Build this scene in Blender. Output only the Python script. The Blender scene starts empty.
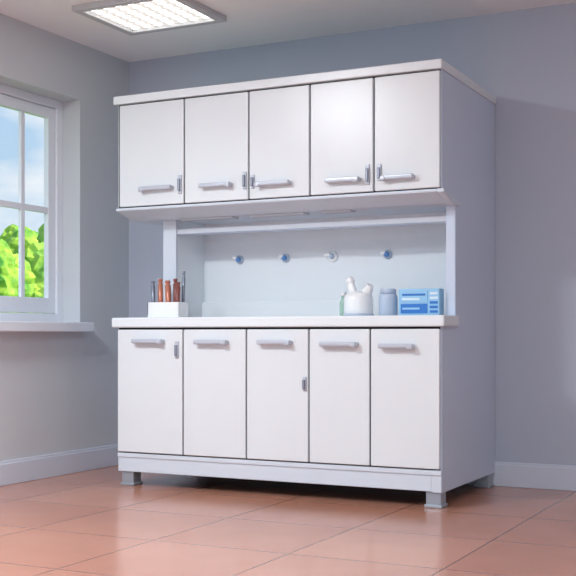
import bpy, bmesh, math, random
from mathutils import Vector, Matrix, noise
random.seed(4)
scene=bpy.context.scene
scene.view_settings.view_transform='Standard'
COL=scene.collection

# ---------------------------------------------------------------- materials
def srgb(r,g,b):
    f=lambda v:(v/255/12.92) if v/255<=.04045 else ((v/255+.055)/1.055)**2.4
    return (f(r),f(g),f(b),1)
def mat(name,col,rough=.5,metal=0,spec=.5,var=0.0,vscale=3,bump=0,bscale=200,emit=None,estr=0,coat=0,alpha=1):
    m=bpy.data.materials.new(name); m.use_nodes=True
    nt=m.node_tree; b=nt.nodes['Principled BSDF']
    b.inputs['Base Color'].default_value=col
    b.inputs['Roughness'].default_value=rough
    b.inputs['Metallic'].default_value=metal
    b.inputs['Specular IOR Level'].default_value=spec
    b.inputs['Coat Weight'].default_value=coat
    b.inputs['Alpha'].default_value=alpha
    if emit:
        b.inputs['Emission Color'].default_value=emit; b.inputs['Emission Strength'].default_value=estr
    tc=nt.nodes.new('ShaderNodeTexCoord')
    if var>0:
        n=nt.nodes.new('ShaderNodeTexNoise'); n.inputs['Scale'].default_value=vscale; n.inputs['Detail'].default_value=4
        nt.links.new(tc.outputs['Object'],n.inputs['Vector'])
        mx=nt.nodes.new('ShaderNodeMix'); mx.data_type='RGBA'
        nt.links.new(n.outputs['Fac'],mx.inputs[0])
        mx.inputs[6].default_value=tuple(c*(1-var) for c in col[:3])+(1,)
        mx.inputs[7].default_value=tuple(min(1,c*(1+var)) for c in col[:3])+(1,)
        nt.links.new(mx.outputs[2],b.inputs['Base Color'])
    if bump>0:
        n=nt.nodes.new('ShaderNodeTexNoise'); n.inputs['Scale'].default_value=bscale
        nt.links.new(tc.outputs['Object'],n.inputs['Vector'])
        bp=nt.nodes.new('ShaderNodeBump'); bp.inputs['Strength'].default_value=bump; bp.inputs['Distance'].default_value=.002
        nt.links.new(n.outputs['Fac'],bp.inputs['Height']); nt.links.new(bp.outputs['Normal'],b.inputs['Normal'])
    return m
M_door=mat('door_white',srgb(226,231,236),.28,var=.02,vscale=2)
M_body=mat('body_white',srgb(212,221,233),.4,var=.02,vscale=2)
M_side=mat('side_panel',srgb(206,218,237),.42,var=.02)
M_dark=mat('gap_dark',srgb(30,32,40),.8,var=.05)
M_back=mat('splash_panel',srgb(228,234,240),.4,var=.02)
M_top=mat('worktop',srgb(232,238,243),.25,var=.015,vscale=8,coat=.2)
M_handle=mat('handle',srgb(192,198,211),.28,metal=.15,var=.02)
M_rail=mat('rail',srgb(208,215,226),.3,metal=.05,var=.02)
M_latch=mat('latch',srgb(146,152,168),.3,metal=.4,var=.02)
M_foot=mat('foot_metal',srgb(165,173,184),.35,metal=.4,var=.05)
M_wallL=mat('wall_left',srgb(206,210,216),.85,var=.015,vscale=1.2,bump=.15)
M_wallB=mat('wall_back',srgb(188,195,211),.85,var=.015,vscale=1.2,bump=.15)
M_ceil=mat('ceiling',srgb(246,246,248),.9,var=.01,bump=.1)
M_trim=mat('trim_white',srgb(212,218,232),.5,var=.01)
M_win=mat('window_frame',srgb(234,238,247),.4,var=.01)
M_strip=mat('under_lamp',srgb(200,206,216),.4,metal=0,var=.03)
M_frame=mat('lamp_frame',srgb(200,202,205),.45,metal=.1,var=.03)
M_porc=mat('porcelain',srgb(240,243,246),.2,coat=.4,var=.01)
M_blue=mat('valve_blue',srgb(95,145,205),.35,var=.03)
M_jar=mat('jar_grey',srgb(182,198,220),.3,coat=.3,var=.02)
M_kitA=mat('kit_light_blue',srgb(150,200,235),.4,var=.05,vscale=20)
M_kitB=mat('kit_blue',srgb(44,118,200),.4,var=.05,vscale=20)
M_kitC=mat('kit_white',srgb(225,238,248),.4,var=.02)
M_copper=mat('tube_copper',srgb(186,120,98),.3,metal=.3,var=.1,vscale=30)
M_maroon=mat('tube_maroon',srgb(130,72,66),.35,var=.1,vscale=30)
M_steel=mat('tube_steel',srgb(130,138,155),.3,metal=.5,var=.05)
M_green=mat('vial_green',srgb(165,210,190),.12,var=.1,vscale=30,coat=.5,alpha=.6)
M_bark=mat('bark',srgb(96,72,50),.9,var=.3,vscale=8)

def leafmat():
    m=bpy.data.materials.new('foliage'); m.use_nodes=True; nt=m.node_tree; b=nt.nodes['Principled BSDF']
    b.inputs['Roughness'].default_value=.8
    tc=nt.nodes.new('ShaderNodeTexCoord'); n=nt.nodes.new('ShaderNodeTexNoise'); n.inputs['Scale'].default_value=3.0; n.inputs['Detail'].default_value=6
    r=nt.nodes.new('ShaderNodeValToRGB'); r.color_ramp.elements[0].position=.32; r.color_ramp.elements[1].position=.62
    r.color_ramp.elements[0].color=srgb(70,150,45); r.color_ramp.elements[1].color=srgb(185,218,75)
    nt.links.new(tc.outputs['Object'],n.inputs['Vector']); nt.links.new(n.outputs['Fac'],r.inputs[0]); nt.links.new(r.outputs[0],b.inputs['Base Color'])
    return m
M_leaf=leafmat()
M_grass=mat('grass',srgb(110,170,60),.9,var=.25,vscale=1.5)

def floormat():
    m=bpy.data.materials.new('terracotta_tiles'); m.use_nodes=True; nt=m.node_tree; b=nt.nodes['Principled BSDF']
    tc=nt.nodes.new('ShaderNodeTexCoord'); mp=nt.nodes.new('ShaderNodeMapping'); mp.inputs['Location'].default_value=(.13,.07,0)
    br=nt.nodes.new('ShaderNodeTexBrick'); br.offset=0; br.inputs['Scale'].default_value=1
    br.inputs['Brick Width'].default_value=.6; br.inputs['Row Height'].default_value=.6
    br.inputs['Mortar Size'].default_value=.004; br.inputs['Mortar Smooth'].default_value=.2; br.inputs['Bias'].default_value=0
    br.inputs['Color1'].default_value=srgb(198,142,120); br.inputs['Color2'].default_value=srgb(188,131,110); br.inputs['Mortar'].default_value=srgb(144,99,86)
    nt.links.new(tc.outputs['Object'],mp.inputs[0]); nt.links.new(mp.outputs[0],br.inputs['Vector'])
    n=nt.nodes.new('ShaderNodeTexNoise'); n.inputs['Scale'].default_value=1.8; n.inputs['Detail'].default_value=5
    nt.links.new(tc.outputs['Object'],n.inputs['Vector'])
    mx=nt.nodes.new('ShaderNodeMix'); mx.data_type='RGBA'; mx.blend_type='MULTIPLY'; mx.inputs[0].default_value=.45
    r=nt.nodes.new('ShaderNodeValToRGB'); r.color_ramp.elements[0].color=(.66,.62,.62,1); r.color_ramp.elements[0].position=.3; r.color_ramp.elements[1].position=.7
    nt.links.new(n.outputs['Fac'],r.inputs[0]); nt.links.new(br.outputs['Color'],mx.inputs[6]); nt.links.new(r.outputs[0],mx.inputs[7])
    nt.links.new(mx.outputs[2],b.inputs['Base Color'])
    b.inputs['Roughness'].default_value=.2; b.inputs['Specular IOR Level'].default_value=.7
    bp=nt.nodes.new('ShaderNodeBump'); bp.inputs['Strength'].default_value=.3; bp.inputs['Distance'].default_value=.003; bp.invert=True
    nt.links.new(br.outputs['Fac'],bp.inputs['Height']); nt.links.new(bp.outputs['Normal'],b.inputs['Normal'])
    return m
M_floor=floormat()
def glassmat():
    m=bpy.data.materials.new('window_glass'); m.use_nodes=True; nt=m.node_tree
    for n in list(nt.nodes): nt.nodes.remove(n)
    o=nt.nodes.new('ShaderNodeOutputMaterial'); mx=nt.nodes.new('ShaderNodeMixShader'); t=nt.nodes.new('ShaderNodeBsdfTransparent'); g=nt.nodes.new('ShaderNodeBsdfGlossy')
    g.inputs['Roughness'].default_value=.02; mx.inputs[0].default_value=.05
    nt.links.new(t.outputs[0],mx.inputs[1]); nt.links.new(g.outputs[0],mx.inputs[2]); nt.links.new(mx.outputs[0],o.inputs[0])
    return m
M_glass=glassmat()
M_diff=mat('lamp_diffuser',srgb(225,220,212),.6,emit=srgb(205,203,200),estr=.7)
M_led=mat('lamp_led',(1,1,1,1),.4,emit=(1,.98,.95,1),estr=3.5)

# ---------------------------------------------------------------- geometry helpers
def finish(bm,name,m,parent=None,smooth=False):
    me=bpy.data.meshes.new(name); bm.normal_update(); bm.to_mesh(me); bm.free()
    me.materials.append(m)
    if smooth:
        for p in me.polygons: p.use_smooth=True
    o=bpy.data.objects.new(name,me); COL.objects.link(o)
    if parent: o.parent=parent
    return o
def box(name,x0,x1,y0,y1,z0,z1,m,parent=None,bev=.003,seg=2,rot=None):
    bm=bmesh.new(); bmesh.ops.create_cube(bm,size=1)
    cx,cy,cz=(x0+x1)/2,(y0+y1)/2,(z0+z1)/2
    for v in bm.verts: v.co=Vector((v.co.x*(x1-x0),v.co.y*(y1-y0),v.co.z*(z1-z0)))
    if bev: bmesh.ops.bevel(bm,geom=bm.edges[:],offset=bev,segments=seg,affect='EDGES',profile=.6)
    if rot: bmesh.ops.rotate(bm,verts=bm.verts,cent=(0,0,0),matrix=rot)
    for v in bm.verts: v.co+=Vector((cx,cy,cz))
    return finish(bm,name,m,parent)
def prism_x(name,pts,x0,x1,m,parent=None,bev=.003):
    """extrude a YZ outline along X"""
    bm=bmesh.new(); vs=[bm.verts.new((x0,y,z)) for y,z in pts]; f=bm.faces.new(vs)
    r=bmesh.ops.extrude_face_region(bm,geom=[f])
    for v in r['geom']:
        if isinstance(v,bmesh.types.BMVert): v.co.x=x1
    bmesh.ops.recalc_face_normals(bm,faces=bm.faces[:])
    if bev: bmesh.ops.bevel(bm,geom=bm.edges[:],offset=bev,segments=2,affect='EDGES')
    return finish(bm,name,m,parent)
def lathe(name,prof,loc,m,parent=None,seg=32,rot=None,smooth=True):
    bm=bmesh.new(); rings=[]
    for r,z in prof:
        if r<1e-6: rings.append([bm.verts.new((0,0,z))])
        else: rings.append([bm.verts.new((r*math.cos(2*math.pi*i/seg),r*math.sin(2*math.pi*i/seg),z)) for i in range(seg)])
    for a,b in zip(rings,rings[1:]):
        for i in range(seg):
            j=(i+1)%seg
            if len(a)==1 and len(b)==1: continue
            if len(a)==1: bm.faces.new((a[0],b[j],b[i]))
            elif len(b)==1: bm.faces.new((a[i],a[j],b[0]))
            else: bm.faces.new((a[i],a[j],b[j],b[i]))
    bmesh.ops.recalc_face_normals(bm,faces=bm.faces[:])
    if rot: bmesh.ops.rotate(bm,verts=bm.verts,cent=(0,0,0),matrix=rot)
    bmesh.ops.translate(bm,verts=bm.verts,vec=loc)
    return finish(bm,name,m,parent,smooth)
def tube(name,pts,rad,m,parent=None,radii=None):
    cu=bpy.data.curves.new(name+'_c','CURVE'); cu.dimensions='3D'; cu.bevel_depth=rad; cu.bevel_resolution=4; cu.use_fill_caps=True
    sp=cu.splines.new('BEZIER'); sp.bezier_points.add(len(pts)-1)
    for i,(bp,p) in enumerate(zip(sp.bezier_points,pts)):
        bp.co=p; bp.handle_left_type=bp.handle_right_type='AUTO'
        if radii: bp.radius=radii[i]
    t=bpy.data.objects.new('tmp',cu); COL.objects.link(t)
    dg=bpy.context.evaluated_depsgraph_get(); me=bpy.data.meshes.new_from_object(t.evaluated_get(dg)); me.name=name
    bpy.data.objects.remove(t); me.materials.clear(); me.materials.append(m)
    for p in me.polygons: p.use_smooth=True
    o=bpy.data.objects.new(name,me); COL.objects.link(o); o.parent=parent
    return o
def empty(name):
    e=bpy.data.objects.new(name,None); COL.objects.link(e); return e

# ---------------------------------------------------------------- room
XL,YB,HC=-.55,.889,2.55
XR,YF=4.7,-6.4
box('floor',XL-.25,XR+.15,YF,YB+.15,-.1,0,M_floor,bev=0)
box('ceiling',XL-.25,XR+.15,YF,YB+.15,HC,HC+.12,M_ceil,bev=0)
box('wall_back',XL-.25,XR+.15,YB,YB+.15,0,HC,M_wallB,bev=0)
box('wall_right',XR,XR+.15,YF,YB,0,HC,M_wallL,bev=0)
WY0,WY1,WZ0,WZ1=-.95,.386,.885,2.215
bm=bmesh.new()
def addbox(bm,x0,x1,y0,y1,z0,z1):
    r=bmesh.ops.create_cube(bm,size=1)
    for v in r['verts']: v.co=Vector(((x0+x1)/2+v.co.x*(x1-x0),(y0+y1)/2+v.co.y*(y1-y0),(z0+z1)/2+v.co.z*(z1-z0)))
TW=.22
addbox(bm,XL-TW,XL,YF,WY0,0,HC); addbox(bm,XL-TW,XL,WY1,YB,0,HC)
addbox(bm,XL-TW,XL,WY0,WY1,0,WZ0); addbox(bm,XL-TW,XL,WY0,WY1,WZ1,HC)
finish(bm,'wall_left',M_wallL)
e=box('baseboard_back',XL+.016,XR,YB-.016,YB,0,.118,M_trim,bev=.004)
e2=box('bead',XL+.012,XR,YB-.011,YB,.115,.132,M_trim,e,bev=.004)
e=box('baseboard_left',XL,XL+.016,YF,YB,0,.118,M_trim,bev=.004)
e2=box('bead',XL,XL+.011,YF,YB,.115,.132,M_trim,e,bev=.004)

# window
w=empty('window_1')
xo,xi=XL-.19,XL-.13
box('frame_far',xo,xi,WY1-.05,WY1,WZ0,WZ1,M_win,w)
box('frame_near',xo,xi,WY0,WY0+.05,WZ0,WZ1,M_win,w)
box('frame_top',xo,xi,WY0+.05,WY1-.05,WZ1-.05,WZ1,M_win,w)
box('frame_bottom',xo,xi,WY0+.05,WY1-.05,WZ0,WZ0+.055,M_win,w)
ya,yb,za,zb=WY0+.053,WY1-.053,WZ0+.058,WZ1-.053
xs0,xs1=xo+.012,xi-.014
box('sash_far',xs0,xs1,yb-.062,yb,za,zb,M_win,w)
box('sash_near',xs0,xs1,ya,ya+.062,za,zb,M_win,w)
box('sash_top',xs0,xs1,ya+.062,yb-.062,zb-.062,zb,M_win,w)
box('sash_bottom',xs0,xs1,ya+.062,yb-.062,za,za+.09,M_win,w)
gy0,gy1,gz0,gz1=ya+.062,yb-.062,za+.09,zb-.062
n=5; pitch=(gy1-gy0)/n
for i in range(1,n):
    y=gy0+i*pitch
    box('mullion_%d'%i,xs0+.008,xs1-.004,y-.016,y+.016,gz0,gz1,M_win,w)
box('transom',xs0+.006,xs1-.002,gy0,gy1,1.535,1.570,M_win,w)
box('glass',xo+.028,xo+.032,gy0-.01,gy1+.01,gz0-.01,gz1+.01,M_glass,w,bev=0)
box('sill_board',XL-.13,XL+.085,WY0-.09,WY1+.03,.832,.888,M_win,w,bev=.008,seg=3)

# ceiling lamp in view, plus unseen copies added for light
def ceiling_or_added_light(name,cx,cy,sx,sy,power):
    p=empty(name); z=HC
    x0,x1,y0,y1=cx-sx/2,cx+sx/2,cy-sy/2,cy+sy/2; t=.045
    box('frame_a',x0,x1,y0,y0+t,z-.03,z,M_frame,p); box('frame_b',x0,x1,y1-t,y1,z-.03,z,M_frame,p)
    box('frame_c',x0,x0+t,y0+t,y1-t,z-.03,z,M_frame,p); box('frame_d',x1-t,x1,y0+t,y1-t,z-.03,z,M_frame,p)
    box('diffuser',x0+t,x1-t,y0+t,y1-t,z-.010,z-.002,M_diff,p,bev=0)
    bm=bmesh.new(); k=7
    for i in range(k):
        for j in range(k):
            r=bmesh.ops.create_icosphere(bm,subdivisions=2,radius=.022)
            X=x0+t+(x1-x0-2*t)*(i+.5)/k; Y=y0+t+(y1-y0-2*t)*(j+.5)/k
            for v in r['verts']: v.co=Vector((v.co.x+X,v.co.y+Y,v.co.z*.35+z-.012))
    finish(bm,'led_lenses',M_led,p,True)
    if power:
        l=bpy.data.lights.new('lamp','AREA'); l.shape='RECTANGLE'; l.size=sx-.1; l.size_y=sy-.1; l.energy=power; l.color=(.90,.97,1)
        o=bpy.data.objects.new('added_emitter',l); COL.objects.link(o); o.location=(cx,cy,z-.035); o.parent=p
ceiling_or_added_light('ceiling_or_added_light',.195,.02,.63,.54,0)
ceiling_or_added_light('ceiling_or_added_light',.3,-2.5,.63,.54,86)  # unseen lamp added as key light on cabinet front and left wall
ceiling_or_added_light('ceiling_or_added_light',2.2,-3.6,.63,.54,46)  # second unseen lamp, added to brighten the doors from the front
ceiling_or_added_light('ceiling_or_added_light',3.7,-1.9,.63,.54,13)  # weak unseen lamp, added as fill for the cabinet's right side

# ---------------------------------------------------------------- cabinet
cab=empty('laboratory_cabinet')
W,D=1.836,.884
BK=D
box('lower_carcass',.004,W-.02,.0,BK,.180,.853,M_body,cab,bev=.002)
box('lower_gap_shadow',.008,W-.008,-.003,0.001,.181,.852,M_dark,cab,bev=0)
prism_x('side_panel',[(0,.072),(0,.853),(.0,.905),(.2,.905),(.2,1.445),(0.0,1.497),(0,2.056),(BK,2.056),(BK,.072)],W-.048,W,M_side,cab,bev=.003)
box('plinth',.004,W-.05,-.006,.02,.078,.178,M_body,cab,bev=.004)
box('plinth_rail',.004,W,-.012,-.004,.156,.178,M_body,cab,bev=.002)
box('plinth_left',.004,.03,.02,BK,.078,.180,M_body,cab,bev=.003)
box('plinth_corner',W-.05,W-.001,-.006,.0,.075,.178,M_body,cab,bev=.002)
box('bottom_board',.03,W-.05,.02,BK,.10,.12,M_dark,cab,bev=0)
def foot(nm,x,y):
    f=box(nm,x-.038,x+.038,y-.038,y+.038,.012,.080,M_foot,cab,bev=.008,seg=3)
    box(nm+'_pad',x-.044,x+.044,y-.044,y+.044,0,.016,M_foot,cab,bev=.005)
foot('foot_fl',.056,.045); foot('foot_fr',W-.045,.045); foot('foot_br',W-.045,BK-.06); foot('foot_bl',.056,BK-.06)
# worktop
box('worktop',-.022,W+.022,-.035,.2,.853,.907,M_top,cab,bev=.012,seg=4)
box('worktop_rear',-.0,W-.05,.198,BK,.853,.9068,M_top,cab,bev=0)
# niche
box('niche_post',.158,.242,.2,.225,.907,1.445,M_body,cab,bev=.003)
box('niche_left_panel',.200,.242,.225,BK,.907,1.445,M_back,cab,bev=.002)
box('niche_back_panel',.242,W-.048,.5,.52,.907,1.445,M_back,cab,bev=0)
box('niche_ledge',.242,W-.048,.47,.5,.907,1.0,M_back,cab,bev=.004)
box('niche_rail',.235,W-.048,.215,.255,1.366,1.398,M_rail,cab,bev=.006)
box('niche_rail_lip',.242,W-.048,.212,.226,1.358,1.367,M_latch,cab,bev=.001)
# hood under uppers
prism_x('hood',[(-.018,1.497),(-.018,1.484),(.13,1.445),(BK,1.445),(BK,1.497)],-.004,W-.02,M_body,cab,bev=.003)
prism_x('hood_end',[(-.018,1.499),(-.018,1.482),(.13,1.440),(.235,1.440),(.235,1.462),(.13,1.470)],W-.021,W+.016,M_body,cab,bev=.003)
for i,(a,b) in enumerate([(.30,.62),(.72,1.04),(1.14,1.30)]):
    box('under_lamp_%d'%i,a,b,.16,.23,1.434,1.446,M_strip,cab,bev=.004)
# upper carcass
box('upper_carcass',0,W-.02,0,BK,1.497,2.056,M_body,cab,bev=.002)
box('upper_gap_shadow',.006,W-.006,-.003,.001,1.499,2.055,M_dark,cab,bev=0)
box('top_board',-.012,W+.008,-.03,BK,2.056,2.100,M_top,cab,bev=.006,seg=3)
# valves
for i,x in enumerate([.477,.767,1.051,1.369]):
    R=Matrix.Rotation(math.radians(90),3,'X'); k=1.25 if i==2 else 1
    lathe('valve_base_%d'%i,[(0,0),(.024*k,0),(.024*k,.008),(.018*k,.014),(.0,.014)],(x,.5,1.237),M_porc if i==2 else M_jar,cab,rot=R)
    lathe('valve_knob_%d'%i,[(0,.010),(.013,.010),(.015,.02),(.011,.034),(0,.037)],(x,.5,1.237),M_jar if i==2 else M_blue,cab,rot=R)
    box('valve_lever_%d'%i,x-.030*k,x-.004,.465,.478,1.238,1.256,M_porc,cab,bev=.004)

def handle(nm,x0,x1,z,side):
    box(nm+'_bar',x0,x1,-.062,-.040,z-.012,z+.011,M_handle,cab,bev=.008,seg=3)
    for k,x in enumerate((x0+.012,x1-.012)):
        box(nm+'_post_%d'%k,x-.011,x+.011,-.045,-.018,z-.010,z+.008,M_handle,cab,bev=.004)
    x=x1-.03 if side>0 else x0
    box(nm+'_cap',x,x+.03,-.066,-.038,z-.017,z+.006,M_handle,cab,bev=.009,seg=3)
def latch(nm,x,z,h,wd=.022):
    box(nm+'_plate',x-wd/2,x+wd/2,-.028,-.018,z-h/2,z+h/2,M_handle,cab,bev=.006,seg=3)
    box(nm+'_pin',x-wd*.28,x+wd*.28,-.042,-.026,z-h*.36,z+h*.30,M_latch,cab,bev=.004,seg=2)
up=[(.022,.428),(.436,.812),(.820,1.156),(1.164,1.496),(1.504,1.831)]
lo=[(.010,.420),(.428,.798),(.806,1.150),(1.158,1.477),(1.485,1.830)]
for i,(a,b) in enumerate(up): box('upper_door_%d'%i,a,b,-.02,-.001,1.503,2.049,M_door,cab,bev=.006,seg=3)
for i,(a,b) in enumerate(lo): box('lower_door_%d'%i,a,b,-.02,-.001,.185,.842,M_door,cab,bev=.006,seg=3)
for i,(a,b,z) in enumerate([(.169,.370,1.590),(.541,.725,1.584),(.870,1.061,1.573),(1.258,1.438,1.564),(1.546,1.712,1.560)]): handle('upper_handle_%d'%i,a,b,z,1 if i%2 else -1)
for i,(a,b,z) in enumerate([(.124,.314,.782),(.511,.702,.778),(.881,1.067,.778),(1.226,1.422,.770),(1.536,1.712,.762)]): handle('lower_handle_%d'%i,a,b,z,1)
for i,(x,z,h) in enumerate([(.408,1.602,.10),(.795,1.599,.09),(.842,1.590,.07),(1.470,1.585,.10),(1.530,1.590,.08),(.389,.735,.09),(1.133,.572,.07)]): latch('latch_%d'%i,x,z,h)

# ---------------------------------------------------------------- things on the worktop
ZT=.9072
h=empty('test_tube_holder')
x0,x1,y0,y1=.165,.365,.035,.135
box('tray_base',x0,x1,y0,y1,ZT,ZT+.012,M_porc,h,bev=.003)
box('tray_front',x0,x1,y0,y0+.010,ZT+.008,ZT+.082,M_porc,h,bev=.004)
box('tray_back',x0,x1,y1-.010,y1,ZT+.008,ZT+.082,M_porc,h,bev=.004)
box('tray_left',x0,x0+.010,y0,y1,ZT+.008,ZT+.082,M_porc,h,bev=.004)
box('tray_right',x1-.010,x1,y0,y1,ZT+.008,ZT+.082,M_porc,h,bev=.004)
box('tray_divider',(x0+x1)/2-.004,(x0+x1)/2+.004,y0+.01,y1-.01,ZT+.01,ZT+.07,M_porc,h,bev=.002)
tub=[(.190,.06,.185,M_steel,.011),(.212,.09,.20,M_jar,.010),(.234,.06,.195,M_copper,.014),(.262,.08,.18,M_porc,.012),(.287,.06,.185,M_copper,.016),(.314,.085,.195,M_maroon,.013),(.338,.06,.175,M_maroon,.013),(.346,.105,.235,M_steel,.009)]
for i,(x,y,L,m,r) in enumerate(tub):
    R=Matrix.Rotation(random.uniform(-.05,.05),3,'Y')
    lathe('tube_%d'%i,[(0,0),(r*.6,.002),(r,.012),(r,L*.86),(r*.75,L*.87),(r*.75,L*.93),(r*.9,L*.94),(r*.9,L),(0,L)],(x,y,ZT+.013),m,h,16,rot=R)
# white dispenser jug with rounded head and spout
k=empty('dispenser_jug')
mx,my=1.345,.16
lathe('body',[(0,0),(.066,0),(.072,.006),(.074,.035),(.074,.085),(.068,.105),(.055,.118),(.040,.124),(0,.126)],(mx,my,ZT),M_porc,k,40)
lathe('foot_ring',[(0,0),(.076,0),(.078,.008),(.074,.014),(0,.014)],(mx,my,ZT),M_jar,k,40)
tube('neck',[(mx-.02,my,ZT+.10),(mx-.036,my-.004,ZT+.145),(mx-.042,my-.004,ZT+.172)],.020,M_porc,k,[1.3,1,.9])
lathe('head',[(0,-.026),(.016,-.020),(.024,0),(.018,.016),(0,.024)],(mx-.044,my-.004,ZT+.178),M_porc,k,20)
tube('spout',[(mx+.02,my,ZT+.10),(mx+.048,my-.004,ZT+.125),(mx+.066,my-.01,ZT+.155)],.022,M_porc,k,[1.6,1.2,.8])
v=empty('glass_vial')
lathe('vial_body',[(0,0),(.018,0),(.020,.006),(.020,.07),(.012,.088),(.010,.10),(.013,.104),(0,.104)],(1.236,.22,ZT),M_green,v,20)
lathe('vial_cap',[(0,.104),(.015,.104),(.015,.125),(0,.127)],(1.236,.22,ZT),M_porc,v,20)
j=empty('storage_jar')
lathe('jar_body',[(0,0),(.043,0),(.047,.006),(.048,.095),(.043,.108),(.036,.112),(0,.112)],(1.492,.19,ZT),M_jar,j,36)
lathe('jar_lid',[(0,.110),(.040,.110),(.041,.130),(.035,.136),(0,.138)],(1.492,.19,ZT),M_jar,j,36)
t=empty('test_kit_box')
x0,x1,y0,y1=1.562,1.772,.15,.22
box('case',x0,x1,y0,y1,ZT,ZT+.132,M_kitA,t,bev=.004)
box('label_lower',x0+.012,x0+.150,y0-.003,y0+.002,ZT+.012,ZT+.058,M_kitB,t,bev=.001)
box('label_upper',x0+.012,x0+.150,y0-.003,y0+.002,ZT+.064,ZT+.120,M_kitA,t,bev=.001)
box('label_bar',x0+.020,x0+.140,y0-.005,y0,ZT+.098,ZT+.108,M_kitB,t,bev=.001)
box('label_bar_b',x0+.020,x0+.110,y0-.005,y0,ZT+.076,ZT+.086,M_kitC,t,bev=.001)
box('label_text',x0+.022,x0+.110,y0-.005,y0,ZT+.030,ZT+.040,M_kitA,t,bev=.001)
for i in range(5): box('stripe_%d'%i,x0+.162,x1-.008,y0-.003,y0+.002,ZT+.014+i*.022,ZT+.026+i*.022,M_kitB if i<3 else M_kitC,t,bev=.001)

# ---------------------------------------------------------------- outdoors
box('garden_ground',-60,XL-.5,-15,60,-.35,-.3,M_grass,bev=0)
def tree(x,y,h,r,seed):
    p=empty('garden_tree'); random.seed(seed)
    lathe('trunk',[(.12,0),(.09,h*.3),(.06,h*.7),(0,h*.72)],(x,y,-.3),M_bark,p,12)
    bm=bmesh.new()
    for i in range(46):
        a=random.uniform(0,6.28); rr=r*math.sqrt(random.random())*.85; zz=random.uniform(.12,1)
        s=r*random.uniform(.2,.36)*(1.15-.4*zz)
        c=Vector((x+rr*math.cos(a)*(1.2-.65*zz),y+rr*math.sin(a)*(1.2-.65*zz),-.3+h*zz-s*.5))
        q=bmesh.ops.create_icosphere(bm,subdivisions=3,radius=s)
        for v in q['verts']: v.co=c+v.co*(1+.3*noise.noise(v.co*6+c)+.25*noise.noise(v.co*17+c))
    finish(bm,'crown',M_leaf,p)
tree(-10,11.5,3.15,1.3,1); tree(-9.6,9.7,2.7,1.2,2); tree(-12,13.2,3.2,1.7,3); tree(-9.8,13.8,3.2,1.4,5)
tree(-9.2,7.6,2.9,1.3,6); tree(-13,10.8,2.9,1.6,7); tree(-9,5.2,2.7,1.3,8)
sun=bpy.data.lights.new('sun','SUN'); sun.energy=5.5; sun.angle=.02; sun.color=(1,.96,.88)
so=bpy.data.objects.new('sun',sun); COL.objects.link(so); so.location=(6,6,8)
so.rotation_euler=Vector((-.8,-.25,-.62)).to_track_quat('-Z','Y').to_euler()

# ---------------------------------------------------------------- sky
wd=bpy.data.worlds.new('sky'); scene.world=wd; wd.use_nodes=True; nt=wd.node_tree; bg=nt.nodes['Background']
tc=nt.nodes.new('ShaderNodeTexCoord'); sp=nt.nodes.new('ShaderNodeSeparateXYZ'); nt.links.new(tc.outputs['Generated'],sp.inputs[0])
r=nt.nodes.new('ShaderNodeValToRGB'); cr=r.color_ramp
cr.elements[0].position=0; cr.elements[0].color=srgb(205,230,246); cr.elements[1].position=.6; cr.elements[1].color=srgb(115,175,236)
nt.links.new(sp.outputs['Z'],r.inputs[0])
n=nt.nodes.new('ShaderNodeTexNoise'); n.inputs['Scale'].default_value=7; n.inputs['Detail'].default_value=6
mp=nt.nodes.new('ShaderNodeMapping'); mp.inputs['Scale'].default_value=(1,1,2.2); nt.links.new(tc.outputs['Generated'],mp.inputs[0]); nt.links.new(mp.outputs[0],n.inputs['Vector'])
r2=nt.nodes.new('ShaderNodeValToRGB'); r2.color_ramp.elements[0].position=.44; r2.color_ramp.elements[1].position=.62
nt.links.new(n.outputs['Fac'],r2.inputs[0])
mx=nt.nodes.new('ShaderNodeMix'); mx.data_type='RGBA'; nt.links.new(r2.outputs[0],mx.inputs[0]); nt.links.new(r.outputs[0],mx.inputs[6]); mx.inputs[7].default_value=(.9,.95,1,1)
nt.links.new(mx.outputs[2],bg.inputs[0]); bg.inputs[1].default_value=1.05

# ---------------------------------------------------------------- camera
cam=bpy.data.cameras.new('camera'); co=bpy.data.objects.new('camera',cam); COL.objects.link(co)
cam.sensor_width=36; cam.lens=36*1104/576; cam.shift_y=47.2/576
co.location=(3.509,-4.937,.8124); co.rotation_euler=(math.radians(90),0,.4653)
scene.camera=co
